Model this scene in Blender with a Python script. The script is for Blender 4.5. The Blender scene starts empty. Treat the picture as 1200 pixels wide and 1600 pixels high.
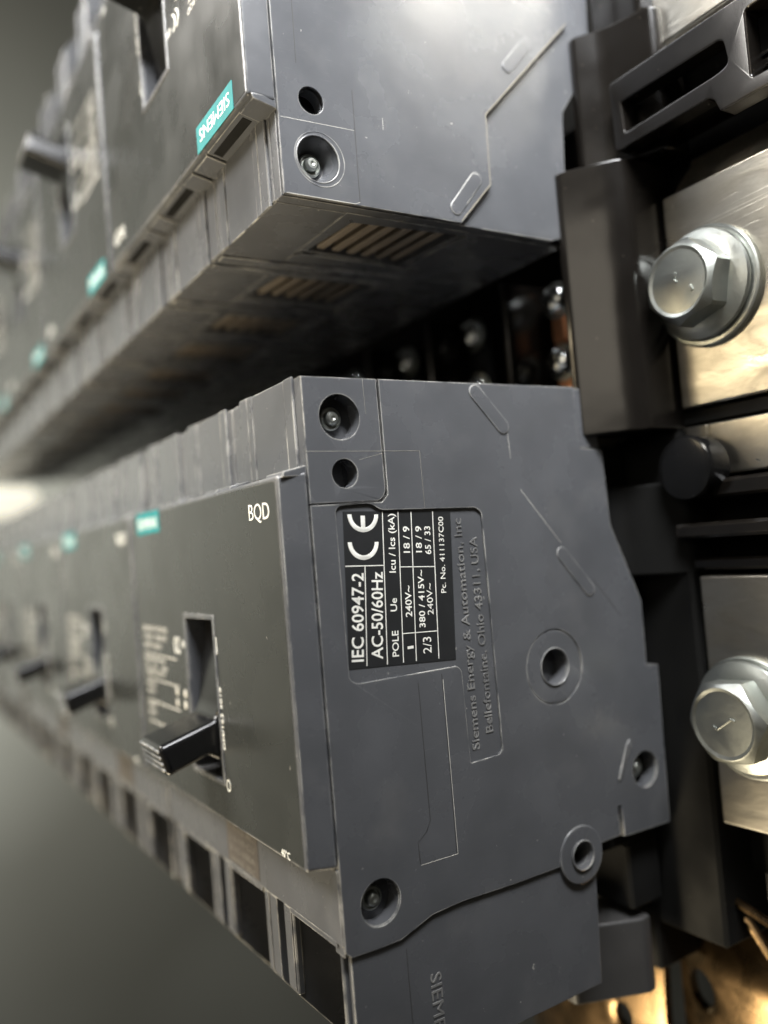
import bpy, bmesh, math, random
from mathutils import Vector, Matrix
random.seed(4)
S = 0.001                                   # authored in millimetres: x = into the panel, y = down, z = along the row
def M(x, y, z): return Vector((x*S, z*S, -y*S))
sc = bpy.context.scene
COL = sc.collection

# ------------------------------------------------------------------ camera
CAM = (-52.30, 24.49, -102.59)
R0 = (0.84677, 0.08236, -0.52554); R1 = (-0.04848, 0.99578, 0.07795); R2 = (0.52974, -0.04052, 0.84719)
cd = bpy.data.cameras.new('camera'); cam = bpy.data.objects.new('camera', cd); COL.objects.link(cam)
def d3(v): return Vector((v[0], v[2], -v[1]))
r, u, b = d3(R0), -d3(R1), -d3(R2)
m = Matrix(((r.x, u.x, b.x, 0), (r.y, u.y, b.y, 0), (r.z, u.z, b.z, 0), (0, 0, 0, 1)))
m.translation = M(*CAM); cam.matrix_world = m
cd.sensor_fit = 'HORIZONTAL'; cd.sensor_width = 36; cd.lens = 1302.84/1200*36
cd.clip_start = 0.005; cd.clip_end = 20
cd.dof.use_dof = True; cd.dof.focus_distance = 0.123; cd.dof.aperture_fstop = 10.0
sc.camera = cam

# ------------------------------------------------------------------ light
w = bpy.data.worlds.new('World'); sc.world = w; w.use_nodes = True
bg = w.node_tree.nodes['Background']; bg.inputs[0].default_value = (0.60, 0.56, 0.47, 1); bg.inputs[1].default_value = 0.05
def area(name, loc, target, sx, sy, power, col, spread=180):
    l = bpy.data.lights.new(name, 'AREA'); l.spread = math.radians(spread); l.shape = 'RECTANGLE'; l.size = sx*S; l.size_y = sy*S; l.energy = power; l.color = col
    o = bpy.data.objects.new(name, l); COL.objects.link(o); o.location = M(*loc)
    dv = M(*target) - M(*loc); o.rotation_euler = dv.to_track_quat('-Z', 'Y').to_euler(); return o
area('ceiling_tube_light', (-20, -225, -130), (30, -92, 0), 150, 80, 0.52, (0.97, 0.98, 1.0), 66)
area('front_ceiling_light', (-300, -330, 220), (0, -90, 130), 300, 160, 1.65, (1.0, 0.96, 0.90), 95)
area('warm_low_light', (-140, 285, 80), (5, -26, 60), 50, 220, 1.5, (1.0, 0.85, 0.60))
area('room_light_behind_camera', (-330, -110, -170), (60, -40, -10), 200, 150, 0.22, (1.0, 0.90, 0.74))
area('bus_bar_fill_light', (-320, -118, 190), (68, -10, -30), 120, 70, 0.035, (1.0, 0.82, 0.54), 50)  # added light for the gold patch on the bus bars, no known lamp
area('far_aisle_light', (-260, -20, 560), (-40, 0, 900), 260, 200, 4.3, (1.0, 0.99, 0.93))
sc.view_settings.view_transform = 'Standard'; sc.view_settings.look = 'None'; sc.view_settings.exposure = 0; sc.view_settings.gamma = 1

# ------------------------------------------------------------------ materials
def new(name):
    mt = bpy.data.materials.new(name); mt.use_nodes = True; nt = mt.node_tree
    return mt, nt, nt.nodes['Principled BSDF']
def N(nt, t, **k):
    n = nt.nodes.new(t)
    for a, v in k.items(): setattr(n, a, v)
    return n
def plastic(name, col, rough=0.42, wear=(0.50, 0.49, 0.46), wear_highlight=0.8, radius=0.27, bump=0.12, mott=0.12, spec=0.5, scratch=0.0, coat=0.0, wave=.35, smear=0.0):
    mt, nt, p = new(name); L = nt.links.new
    tc = N(nt, 'ShaderNodeTexCoord')
    n1 = N(nt, 'ShaderNodeTexNoise'); n1.inputs['Scale'].default_value = 90; n1.inputs['Detail'].default_value = 5; L(tc.outputs['Object'], n1.inputs['Vector'])
    mr = N(nt, 'ShaderNodeMapRange'); L(n1.outputs[0], mr.inputs[0]); mr.inputs[1].default_value = .3; mr.inputs[2].default_value = .7
    mr.inputs[3].default_value = 1-mott; mr.inputs[4].default_value = 1+mott
    mx = N(nt, 'ShaderNodeMix', data_type='RGBA', blend_type='MULTIPLY'); mx.inputs[0].default_value = 1
    mx.inputs[6].default_value = (*col, 1); L(mr.outputs[0], mx.inputs[7]); out = mx.outputs[2]
    # dust specks and fine scuffs
    n3 = N(nt, 'ShaderNodeTexNoise'); n3.inputs['Scale'].default_value = 900; n3.inputs['Detail'].default_value = 3; L(tc.outputs['Object'], n3.inputs['Vector'])
    m3 = N(nt, 'ShaderNodeMapRange'); L(n3.outputs[0], m3.inputs[0]); m3.inputs[1].default_value = .735; m3.inputs[2].default_value = .78; m3.inputs[4].default_value = .55
    mx3 = N(nt, 'ShaderNodeMix', data_type='RGBA'); L(m3.outputs[0], mx3.inputs[0]); L(out, mx3.inputs[6]); mx3.inputs[7].default_value = (*wear, 1); out = mx3.outputs[2]
    if scratch > 0:
        mp = N(nt, 'ShaderNodeMapping'); mp.inputs['Scale'].default_value = (2, 2, 40); mp.inputs['Rotation'].default_value = (0.5, 0.3, 0.4); L(tc.outputs['Object'], mp.inputs['Vector'])
        n4 = N(nt, 'ShaderNodeTexNoise'); n4.inputs['Scale'].default_value = 220; n4.inputs['Detail'].default_value = 4; L(mp.outputs[0], n4.inputs['Vector'])
        m4 = N(nt, 'ShaderNodeMapRange'); L(n4.outputs[0], m4.inputs[0]); m4.inputs[1].default_value = .66; m4.inputs[2].default_value = .84; m4.inputs[4].default_value = scratch
        mx4 = N(nt, 'ShaderNodeMix', data_type='RGBA'); L(m4.outputs[0], mx4.inputs[0]); L(out, mx4.inputs[6]); mx4.inputs[7].default_value = (*wear, 1); out = mx4.outputs[2]
    if wear_highlight > 0:                         # rubbed, whitened moulding edges, with bright edge highlights painted in
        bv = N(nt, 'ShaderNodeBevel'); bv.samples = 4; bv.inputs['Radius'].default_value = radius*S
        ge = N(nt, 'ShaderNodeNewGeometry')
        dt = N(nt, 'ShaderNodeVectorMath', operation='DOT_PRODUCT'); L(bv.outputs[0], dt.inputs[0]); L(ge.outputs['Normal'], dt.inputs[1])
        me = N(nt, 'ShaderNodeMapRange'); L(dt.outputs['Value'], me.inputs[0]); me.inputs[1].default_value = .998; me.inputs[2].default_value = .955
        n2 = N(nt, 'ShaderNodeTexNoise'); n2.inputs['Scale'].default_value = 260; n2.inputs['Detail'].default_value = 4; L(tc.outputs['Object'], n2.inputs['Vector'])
        m2 = N(nt, 'ShaderNodeMapRange'); L(n2.outputs[0], m2.inputs[0]); m2.inputs[1].default_value = .36; m2.inputs[2].default_value = .56; m2.inputs[4].default_value = wear_highlight
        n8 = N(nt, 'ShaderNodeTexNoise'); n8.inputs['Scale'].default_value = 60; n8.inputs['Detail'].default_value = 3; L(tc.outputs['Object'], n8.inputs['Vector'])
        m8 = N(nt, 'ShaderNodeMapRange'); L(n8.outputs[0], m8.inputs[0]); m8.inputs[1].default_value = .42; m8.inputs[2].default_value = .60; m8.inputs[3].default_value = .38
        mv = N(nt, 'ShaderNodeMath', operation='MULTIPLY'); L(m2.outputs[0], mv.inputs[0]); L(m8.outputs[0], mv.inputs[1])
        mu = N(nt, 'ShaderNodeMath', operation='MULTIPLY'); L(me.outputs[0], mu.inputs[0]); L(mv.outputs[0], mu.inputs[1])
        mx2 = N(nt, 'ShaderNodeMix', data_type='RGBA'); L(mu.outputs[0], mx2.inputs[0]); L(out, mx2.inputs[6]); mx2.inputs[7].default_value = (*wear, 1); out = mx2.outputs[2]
    if smear > 0:                           # dusty handled patches
        n6 = N(nt, 'ShaderNodeTexNoise'); n6.inputs['Scale'].default_value = 75; n6.inputs['Detail'].default_value = 4; n6.inputs['Roughness'].default_value = .55; L(tc.outputs['Object'], n6.inputs['Vector'])
        m6 = N(nt, 'ShaderNodeMapRange'); L(n6.outputs[0], m6.inputs[0]); m6.inputs[1].default_value = .56; m6.inputs[2].default_value = .76; m6.inputs[4].default_value = smear*.35
        mx6 = N(nt, 'ShaderNodeMix', data_type='RGBA'); L(m6.outputs[0], mx6.inputs[0]); L(out, mx6.inputs[6]); mx6.inputs[7].default_value = (.30, .29, .27, 1); out = mx6.outputs[2]
    L(out, p.inputs['Base Color'])
    rr = N(nt, 'ShaderNodeMapRange'); L(n1.outputs[0], rr.inputs[0]); rr.inputs[1].default_value = .3; rr.inputs[2].default_value = .7
    rr.inputs[3].default_value = rough*.78; rr.inputs[4].default_value = rough*1.3; L(rr.outputs[0], p.inputs['Roughness'])
    p.inputs['Specular IOR Level'].default_value = spec; p.inputs['Coat Weight'].default_value = coat; p.inputs['Coat Roughness'].default_value = .12
    nb = N(nt, 'ShaderNodeTexNoise'); nb.inputs['Scale'].default_value = 3200; nb.inputs['Detail'].default_value = 2; L(tc.outputs['Object'], nb.inputs['Vector'])
    bp = N(nt, 'ShaderNodeBump'); bp.inputs['Strength'].default_value = bump; bp.inputs['Distance'].default_value = .05*S; L(nb.outputs[0], bp.inputs['Height'])
    n5 = N(nt, 'ShaderNodeTexNoise'); n5.inputs['Scale'].default_value = 60; L(tc.outputs['Object'], n5.inputs['Vector'])
    b5 = N(nt, 'ShaderNodeBump'); b5.inputs['Strength'].default_value = .25; b5.inputs['Distance'].default_value = wave*S; L(n5.outputs[0], b5.inputs['Height']); L(bp.outputs[0], b5.inputs['Normal'])
    L(b5.outputs[0], p.inputs['Normal'])
    return mt
def metal(name, col, rough=.3, stain=(.3, .27, .22), stainamt=.5, stretch=(1, 1, 1), bump=.2, metallic=1.0, wave=.5, gouge=0.0, gcol=(.9, .88, .82)):
    mt, nt, p = new(name); L = nt.links.new
    tc = N(nt, 'ShaderNodeTexCoord'); mp = N(nt, 'ShaderNodeMapping'); mp.inputs['Scale'].default_value = stretch; L(tc.outputs['Object'], mp.inputs['Vector'])
    n1 = N(nt, 'ShaderNodeTexNoise'); n1.inputs['Scale'].default_value = 160; n1.inputs['Detail'].default_value = 6; n1.inputs['Distortion'].default_value = .6; L(mp.outputs[0], n1.inputs['Vector'])
    m1 = N(nt, 'ShaderNodeMapRange'); L(n1.outputs[0], m1.inputs[0]); m1.inputs[1].default_value = .42; m1.inputs[2].default_value = .7; m1.inputs[4].default_value = stainamt
    mx = N(nt, 'ShaderNodeMix', data_type='RGBA'); L(m1.outputs[0], mx.inputs[0]); mx.inputs[6].default_value = (*col, 1); mx.inputs[7].default_value = (*stain, 1); out = mx.outputs[2]
    n2 = N(nt, 'ShaderNodeTexNoise'); n2.inputs['Scale'].default_value = 1500; n2.inputs['Detail'].default_value = 3; L(mp.outputs[0], n2.inputs['Vector'])
    L(out, p.inputs['Base Color']); p.inputs['Metallic'].default_value = metallic
    rr = N(nt, 'ShaderNodeMapRange'); L(n1.outputs[0], rr.inputs[0]); rr.inputs[1].default_value = .3; rr.inputs[2].default_value = .75
    rr.inputs[3].default_value = rough*.75; rr.inputs[4].default_value = rough*1.4; L(rr.outputs[0], p.inputs['Roughness'])
    bp = N(nt, 'ShaderNodeBump'); bp.inputs['Strength'].default_value = bump; bp.inputs['Distance'].default_value = .08*S; L(n2.outputs[0], bp.inputs['Height'])
    b2 = N(nt, 'ShaderNodeBump'); b2.inputs['Strength'].default_value = bump; b2.inputs['Distance'].default_value = wave*S; L(n1.outputs[0], b2.inputs['Height']); L(bp.outputs[0], b2.inputs['Normal'])
    L(b2.outputs[0], p.inputs['Normal'])
    return mt
def flat(name, col, rough=.5, metallic=0.0, emit=None, strength=0):
    mt, nt, p = new(name); L = nt.links.new
    tc = N(nt, 'ShaderNodeTexCoord'); n = N(nt, 'ShaderNodeTexNoise'); n.inputs['Scale'].default_value = 500; n.inputs['Detail'].default_value = 4; L(tc.outputs['Object'], n.inputs['Vector'])
    mr = N(nt, 'ShaderNodeMapRange'); L(n.outputs[0], mr.inputs[0]); mr.inputs[1].default_value = .3; mr.inputs[2].default_value = .7; mr.inputs[3].default_value = .85; mr.inputs[4].default_value = 1.1
    mx = N(nt, 'ShaderNodeMix', data_type='RGBA', blend_type='MULTIPLY'); mx.inputs[0].default_value = 1; mx.inputs[6].default_value = (*col, 1); L(mr.outputs[0], mx.inputs[7])
    L(mx.outputs[2], p.inputs['Base Color']); p.inputs['Roughness'].default_value = rough; p.inputs['Metallic'].default_value = metallic
    return mt
case_m = plastic('grey_moulded_plastic', (.086, .089, .095), .25, scratch=.10, wear=(.66, .64, .58), wear_highlight=1.0, smear=.32)
film_m = plastic('dark_satin_front_film', (.032, .034, .032), .27, wear=(.40, .38, .34), wear_highlight=.3, bump=.04, spec=.42)
cover_m = case_m
letter_m = plastic('lettering_plastic', (.15, .15, .148), .34, wear_highlight=.5)
dark_grey_m = plastic('dark_grey_nylon', (.045, .044, .043), .5, wear_highlight=.2)
dark_m = plastic('dark_cavity_plastic', (.005, .005, .0045), .75, spec=.2, wear_highlight=0, wear=(.06, .06, .05))
black_m = plastic('glossy_black_plastic', (.006, .006, .006), .20, wear_highlight=0, bump=.03, coat=.0, spec=.4, wear=(.1, .1, .1), mott=.05)
phen_m = plastic('black_phenolic_insulator', (.007, .006, .005), .17, wear_highlight=.2, wear=(.16, .13, .10), radius=.25, coat=.0, bump=.05, spec=.5, wave=1.3)
slat_m = plastic('warm_lit_slat_plastic', (.20, .165, .125), .5, wear_highlight=.3)  # paler and browner than the case: warm light put into the slat colour
white_m = flat('white_ink', (.86, .85, .78), .6)
dim_m = flat('small_grey_print', (.60, .58, .52), .6)
teal_m = flat('teal_ink', (.0, .20, .205), .7)
stick_m = flat('black_label_film', (.010, .011, .012), .6)
tin_m = metal('tin_plated_bus_bar', (.56, .53, .46), .33, stain=(.27, .24, .19), stainamt=.65, stretch=(1, .5, 1.2), wave=.7)
tind_m = metal('stained_tin_plate', (.42, .38, .30), .42, stain=(.22, .17, .12), stainamt=.7)
zinc_m = metal('zinc_plated_steel', (.47, .49, .46), .40, stain=(.24, .25, .22), stainamt=.6, bump=.35, wave=.12)
bright_m = metal('bright_screw_plating', (.80, .83, .82), .16, stainamt=.1, bump=.1)
steel_m = metal('dull_screw_steel', (.52, .50, .45), .30, stain=(.2, .19, .17), stainamt=.6)
copper_m = metal('bare_copper', (.72, .36, .20), .38, stain=(.35, .15, .08))
bronze_m = metal('tarnished_bronze', (.25, .165, .085), .27, stain=(.22, .14, .07), stainamt=.55)
scratch_m = flat('bright_scratch', (.75, .72, .64), .35, .8)
seam_m = flat('seam_shadow_gap', (.035, .034, .033), .7)
wall_m = None

# ------------------------------------------------------------------ mesh helpers
class MB:
    def __init__(s): s.bm = bmesh.new()
    def add(s, other):
        me = bpy.data.meshes.new('t'); other.to_mesh(me); s.bm.from_mesh(me); bpy.data.meshes.remove(me); other.free(); return s
def bm_box(x0, x1, y0, y1, z0, z1, bev=.2, seg=1):
    bm = bmesh.new(); bmesh.ops.create_cube(bm, size=1)
    for v in bm.verts: v.co = Vector(((x0+x1)/2+v.co.x*(x1-x0), (y0+y1)/2+v.co.y*(y1-y0), (z0+z1)/2+v.co.z*(z1-z0)))
    bev = min(bev, .45*min(x1-x0, y1-y0, z1-z0))
    if bev > 0: bmesh.ops.bevel(bm, geom=bm.edges[:], offset=bev, segments=seg, affect='EDGES')
    return bm
def circ(cx, cy, rad, n=40): return [(cx+rad*math.cos(2*math.pi*i/n), cy+rad*math.sin(2*math.pi*i/n)) for i in range(n)]
def ell(cx, cy, ra, rb, n=32): return [(cx+ra*math.cos(2*math.pi*i/n), cy+rb*math.sin(2*math.pi*i/n)) for i in range(n)]
def rpoly(pts, rad, seg=5):
    """round the corners of a polygon; rad is one radius or one per corner"""
    out = []; n = len(pts)
    for i, p in enumerate(pts):
        rd = rad[i] if isinstance(rad, (list, tuple)) else rad
        p = Vector(p); a = Vector(pts[i-1])-p; c = Vector(pts[(i+1) % n])-p
        if rd <= 0: out.append(tuple(p)); continue
        rd = min(rd, a.length*.45, c.length*.45)
        q0 = p+a.normalized()*rd; q1 = p+c.normalized()*rd
        for k in range(seg+1):
            t = k/seg; out.append(tuple(q0*(1-t)**2+p*2*t*(1-t)+q1*t*t))
    return out
def bm_plate(outline, holes, c0, c1, bev=.12, axis='z', seg=1):
    """flat plate from a 2-D outline with holes, between c0 and c1 along the axis. z: (x,y), x: (y,z)->, y: (x,z)"""
    cu = bpy.data.curves.new('c', 'CURVE'); cu.dimensions = '2D'; cu.fill_mode = 'BOTH'
    for loop in [outline]+list(holes):
        sp = cu.splines.new('POLY'); sp.points.add(len(loop)-1); sp.use_cyclic_u = True
        for q, p in zip(sp.points, loop): q.co = (p[0], p[1], 0, 1)
    h = abs(c1-c0)/2; bev = min(bev, h*.95)
    cu.extrude = h-bev; cu.bevel_depth = bev; cu.offset = -bev; cu.bevel_resolution = seg
    o = bpy.data.objects.new('c', cu); me = o.to_mesh(); bm = bmesh.new(); bm.from_mesh(me); o.to_mesh_clear()
    bpy.data.objects.remove(o); bpy.data.curves.remove(cu)
    bmesh.ops.remove_doubles(bm, verts=bm.verts[:], dist=1e-4)
    mid = (c0+c1)/2
    for v in bm.verts:
        a, b_, c = v.co; c += mid
        v.co = (a, b_, c) if axis == 'z' else ((c, a, b_) if axis == 'x' else (a, c, b_))
    bmesh.ops.recalc_face_normals(bm, faces=bm.faces[:])
    return bm
def bm_lathe(profile, c, axis='z', n=40, sign=1, cap=True):
    """profile = [(radius, height)], height along +axis*sign"""
    bm = bmesh.new(); rings = []
    for (rd, h) in profile:
        ring = []
        for i in range(n):
            a = 2*math.pi*i/n; p = (rd*math.cos(a), rd*math.sin(a), h*sign)
            p = p if axis == 'z' else ((p[2], p[0], p[1]) if axis == 'x' else (p[0], p[2], p[1]))
            ring.append(bm.verts.new((c[0]+p[0], c[1]+p[1], c[2]+p[2])))
        rings.append(ring)
    for a, b_ in zip(rings, rings[1:]):
        for i in range(n): bm.faces.new((a[i], a[(i+1) % n], b_[(i+1) % n], b_[i]))
    if cap: bm.faces.new(rings[0]); bm.faces.new(rings[-1])
    bmesh.ops.remove_doubles(bm, verts=bm.verts[:], dist=1e-4)
    bmesh.ops.recalc_face_normals(bm, faces=bm.faces[:]); return bm
def bm_tube(pts, rad, n=10):
    bm = bmesh.new(); rings = []; P = [Vector(p) for p in pts]
    for i, p in enumerate(P):
        t = (P[min(i+1, len(P)-1)]-P[max(i-1, 0)]).normalized(); s = t.cross(Vector((.31, .77, .55))).normalized(); q = t.cross(s)
        rings.append([bm.verts.new(p+(s*math.cos(2*math.pi*k/n)+q*math.sin(2*math.pi*k/n))*rad) for k in range(n)])
    for a, b_ in zip(rings, rings[1:]):
        for i in range(n): bm.faces.new((a[i], a[(i+1) % n], b_[(i+1) % n], b_[i]))
    bm.faces.new(rings[0]); bm.faces.new(rings[-1]); bmesh.ops.recalc_face_normals(bm, faces=bm.faces[:]); return bm
def bm_text(txt, start, end, height, face, off=.0, th=.04, track=1.0, bold=0.0, keep=False):
    """text whose baseline runs from start to end; face = function (along, up) frame.
    face 'side': (x,y) on z plane;  face 'front': (z,y) on x plane. off = coordinate of the plane"""
    cu = bpy.data.curves.new('t', 'FONT'); cu.body = txt; cu.size = 1; cu.extrude = 0; cu.offset = bold; cu.space_character = track; cu.resolution_u = 3
    o = bpy.data.objects.new('t', cu); me = o.to_mesh(); bm = bmesh.new(); bm.from_mesh(me); o.to_mesh_clear()
    bpy.data.objects.remove(o); bpy.data.curves.remove(cu)
    xs = [v.co.x for v in bm.verts]; x0, x1 = min(xs), max(xs)
    a = Vector(start); d = Vector(end)-a; Ln = d.length; d.normalize()
    capH = .73
    if face == 'side': up = Vector((d.y, -d.x))        # seen from -z: x right, y down
    else: up = Vector((-d.y, d.x))                     # (z, y) seen from -x, z runs to the left
    if face == 'side' : pass
    for v in bm.verts:
        s = (v.co.x-x0)/(x1-x0)*Ln; t = v.co.y/capH*height
        p = a+d*s+up*t
        v.co = (p.x, p.y, off) if face == 'side' else (off, p.y, p.x)
    g = bmesh.ops.extrude_face_region(bm, geom=bm.faces[:])
    vs = [e for e in g['geom'] if isinstance(e, bmesh.types.BMVert)]
    dv = Vector((0, 0, -th)) if face == 'side' else Vector((-th, 0, 0))
    for v in vs: v.co += dv
    bmesh.ops.recalc_face_normals(bm, faces=bm.faces[:]); return bm
def join(*bms):
    mb = MB()
    for x in bms: mb.add(x)
    return mb.bm
def obj(name, bm, mat, parent=None, smooth=30, label=None, kind=None):
    me = bpy.data.meshes.new(name)
    for v in bm.verts: v.co = M(*v.co)
    bm.to_mesh(me); bm.free()
    me.materials.append(mat)
    if smooth: me.shade_smooth() if hasattr(me, 'shade_smooth') else None; me.set_sharp_from_angle(angle=math.radians(smooth))
    o = bpy.data.objects.new(name, me); COL.objects.link(o); o.parent = parent
    if smooth and len(me.polygons) < 3000:
        wn = o.modifiers.new('normals', 'WEIGHTED_NORMAL'); wn.keep_sharp = True; wn.weight = 100
    if label: o['label'] = label
    if kind: o['kind'] = kind
    return o
def thing(name, label, cat, loc=(0, 0, 0), group=None):
    o = bpy.data.objects.new(name, None); COL.objects.link(o); o.location = M(*loc); o.empty_display_size = .01
    o['label'] = label; o['category'] = cat
    if group: o['group'] = group
    return o
def tag(o, label, cat, group=None):
    o['label'] = label; o['category'] = cat
    if group: o['group'] = group
    return o
def dup(root, label):
    rt = root.copy(); COL.objects.link(rt); rt['label'] = label
    for ch in list(root.children):
        c = ch.copy(); COL.objects.link(c); c.parent = rt
        for g in list(ch.children):
            d = g.copy(); COL.objects.link(d); d.parent = c
    return rt

W = 76.2; P = 25.4
PC = .0
SIDE = [(0, 0), (52, 0), (56.3, 0.2), (57.5, 12), (58, 24), (64, 38), (63.8, 49.2), (66.7, 49.6), (66, 77.2), (54.6, 76.9), (54.4, 71.6), (53.5, 71.6), (53.6, 76.4)]
SEAM = [(48.2, 76.6), (47.2, 76.5), (46.4, 75.2), (44.2, 74.4), (42.0, 75.2), (41.2, 77.7), (40, 78.0), (30, 78.0), (20, 77.7), (14.5, 78.0), (11.8, 78.9), (9.0, 79.8), (5.5, 79.9), (1.2, 79.7)]
# ------------------------------------------------------------------ breaker built in its own frame: x into panel, y away from the gap, z 0..76.2
def screw(c, parent, sign=-1, rad=1.75, axis='z', mat=None):
    s = obj('screw', bm_lathe([(rad, 0), (rad, .55), (rad*.88, .75), (rad*.80, .75), (rad*.74, .45), (rad*.62, .45), (rad*.58, 1.15), (rad*.42, 1.5), (rad*.2, 1.52), (.05, 1.35)], c, axis, 28, sign), mat or zinc_m, parent)
    return s
def common(root, vent_side=None):
    # pole housings, one per pole, with a moulded end face, louvres and raised front ribs
    for k in range(3):
        z0 = k*P; a = z0+(3.0 if k == 0 else .12); c = z0+P-(3.0 if k == 2 else .12)
        body = join(bm_box(0, 11.8, 0.0, 78.4, a, c, .25), bm_box(11.7, 35, 3.2, 78.35, a, c, .1), bm_box(34.9, 56, .02, 78.3, a, c, .25))
        h = obj('pole_housing', body, case_m, root)
        lo, hi = z0+5.2, z0+20.0
        fr = bm_plate([(11.8, a+.02), (35, a+.02), (35, c-.02), (11.8, c-.02)], [rpoly([(13.2, lo+1.0), (32.6, lo-0.4), (34.0, hi+.6), (14.4, hi-.8)], .5)], .0, 1.6, .22, 'y')
        obj('vent_frame', fr, case_m, root)
        for i in range(6):
            x = 14.9+i*3.05; sl = bm_box(x, x+1.75, .75, 3.1, lo-.2, hi, .25)
            for v in sl.verts: v.co.x += (v.co.y-.75)*.45+ (v.co.z-lo)*.06
            obj('vent_slat', sl, slat_m, root)
        obj('vent_lip', join(bm_plate([(11.6, lo-.9), (34.2, lo-1.7), (33.4, lo-.3), (12.6, lo+.5)], [], -.45, .02, .2, 'y'), bm_plate([(34.2, lo-1.7), (35.6, hi+1.0), (34.5, hi+.6), (33.2, lo-.3)], [], -.42, .02, .2, 'y')), case_m, root)
        if k < 2: obj('end_band', join(bm_box(.6, 36, -.4, .05, z0+19.4, z0+21.2, .14), bm_box(.6, 36, -.3, .05, z0+22.9, z0+25.2, .14)), case_m, root)
        rb = []
        for (p0, p1) in ((16.6, 18.4), (27.7-P, 30.4-P) ):
            rb.append(bm_box(-.38, .1, -.35, 13.0, z0+p0, z0+p1, .12))
        rb.append(bm_box(-.22, .1, -.3, 13.0, z0+(5.2), z0+16.55, .1))
        rb.append(bm_box(-.42, .1, -.4, 13.0, z0+18.45, z0+21.3, .14))
        obj('front_rib', join(*rb), case_m, root)
    # end ledge under the cover with dark latch slots
    for k in range(3):
        z0 = k*P
        for (p0, p1) in ((.4, 6.4), (6.4, 20.0), (20.0, 25.0)):
            d = .35 if p1-p0 < 10 else 0
            obj('cover_tab', bm_plate([(-3.7, 14.0), (-3.7+.3, 13.55-d), (.1, 12.75-d), (.1, 14.0)], [], z0+p0+.12, z0+p1-.12, .15, 'z', 2), case_m, root)
        sl = bm_box(-.05, .12, -.75, .75, z0+7.2, z0+19.2, .04)
        for v in sl.verts:
            q = Vector((-1.9, 13.2))+Vector((-.97, .23))*v.co.y+Vector((-.23, -.97))*(v.co.x*-1+.02); v.co.x, v.co.y = q.x, q.y
        obj('latch_slot', sl, dark_m, root)  # dark sliver laid on the slope, painting the shade of a recess
    # cover
    slot = [(34.3, 30.3), (60.7, 30.3), (60.7, 44.0), (34.3, 44.0)]
    cv = bm_plate(rpoly([(13.3, .35), (67.7, .35), (67.7, W-.35), (13.3, W-.35)], .7), [rpoly(slot, .3)], -4.2, .05, .45, 'x', 2)
    for v in cv.verts:
        if v.co.x < -3 and not (30 < v.co.z < 45 and 34 < v.co.y < 61):
            v.co.z += .75 if v.co.z < 10 else (-.35 if v.co.z > 66 else 0)
            v.co.y += .35 if v.co.y < 16 else (-.3 if v.co.y > 65 else 0)
    cvo = obj('cover', cv, cover_m, root)
    obj('slot_rim', bm_plate(rpoly([(33.5, 29.5), (61.4, 29.5), (61.4, 45.0), (33.5, 45.0)], .4), [rpoly([(34.3, 30.3), (60.7, 30.3), (60.7, 44.0), (34.3, 44.0)], .3)], -4.42, -4.1, .1, 'x'), case_m, cvo)
    obj('front_film', bm_plate(rpoly([(14.3, 1.9), (66.9, 1.9), (66.9, 75.0), (14.3, 75.0)], .5), [rpoly([(33.4, 29.4), (61.5, 29.4), (61.5, 45.1), (33.4, 45.1)], .4)], -4.26, -4.18, .02, 'x'), film_m, cvo)
    # handle: black slide with the lever thrown towards O
    slide = bm_plate([(34.5, 31.2), (60.5, 31.2), (60.5, 43.2), (34.5, 43.2)], [], -1.2, -.1, .2, 'x')
    rad_ = bm_plate(rpoly([(-.4, 35.0), (-2.4, 42), (-3.6, 49.0), (-4.4, 50.7), (-13.9, 53.4), (-14.3, 54.2), (-13.2, 58.1), (-12.6, 58.5), (-6, 56.5), (-4.2, 57.6), (-.4, 59.2)], [0, 2, 1.5, 1, .6, .5, .5, .5, .3, .5, 0]), [], 31.4, 42.9, 1.05, 'z', 3)
    hd = obj('handle', join(slide, rad_), black_m, root)
    for i in range(4):
        obj('grip_ridge', bm_box(-14.35+.25*i, -13.5+.25*i, 54.0+i*1.05, 54.55+i*1.05, 31.9, 42.4, .15), steel_m if False else case_m, hd)
    # terminal end: partition walls with slanted tips, dark cavities, and lugs
    wallout = [(0, 78.3), (0, 91.0), (6.6, 98.9), (46.8, 98.9), (46.8, 78.3)]
    for k in range(3):
        z0 = k*P
        for (p0, p1) in ((0.15, 1.7), (17.3, 19.9), (22.4, 25.25)):
            if k == 0 and p0 < 1: continue
            if k == 2 and p1 > 25: p1 = 22.9; continue
            obj('barrier_wall', bm_plate(rpoly([(0, 78.3), (0, 91.0), (6.6, 98.9), (30, 98.9), (30, 78.3)], [0, .8, .4, 0, 0]), [], z0+p0, z0+p1, .25), case_m, root)
        obj('terminal_lip', join(bm_box(-.2, 1.2, 77.6, 79.0, z0+1.7, z0+17.3, .3, 2), bm_box(.2, 1.4, 79.0, 91.3, z0+16.8, z0+17.4, .2), bm_box(.2, 1.4, 78.4, 91.3, z0+1.6, z0+2.2, .2)), case_m, root)
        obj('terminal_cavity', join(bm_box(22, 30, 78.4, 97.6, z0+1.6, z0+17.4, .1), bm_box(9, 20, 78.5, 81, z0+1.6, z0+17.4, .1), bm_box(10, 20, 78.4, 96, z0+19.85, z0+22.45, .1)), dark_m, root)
        obj('terminal_lug', bm_lathe([(4.6, 0), (4.6, 8), (3.9, 8.6), (2.6, 8.6), (2.3, 7)], (22, 88.5, z0+9.5), 'x', 24, -1), tind_m, root)
    obj('line_strip', bm_box(-.15, .2, 68.0, 78.2, .4, W-.4, .12), case_m, root)
    # front printing
    n = lambda t, s, e, h, **k: bm_text(t, s, e, h, 'front', -4.27, .03, **k)
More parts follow.
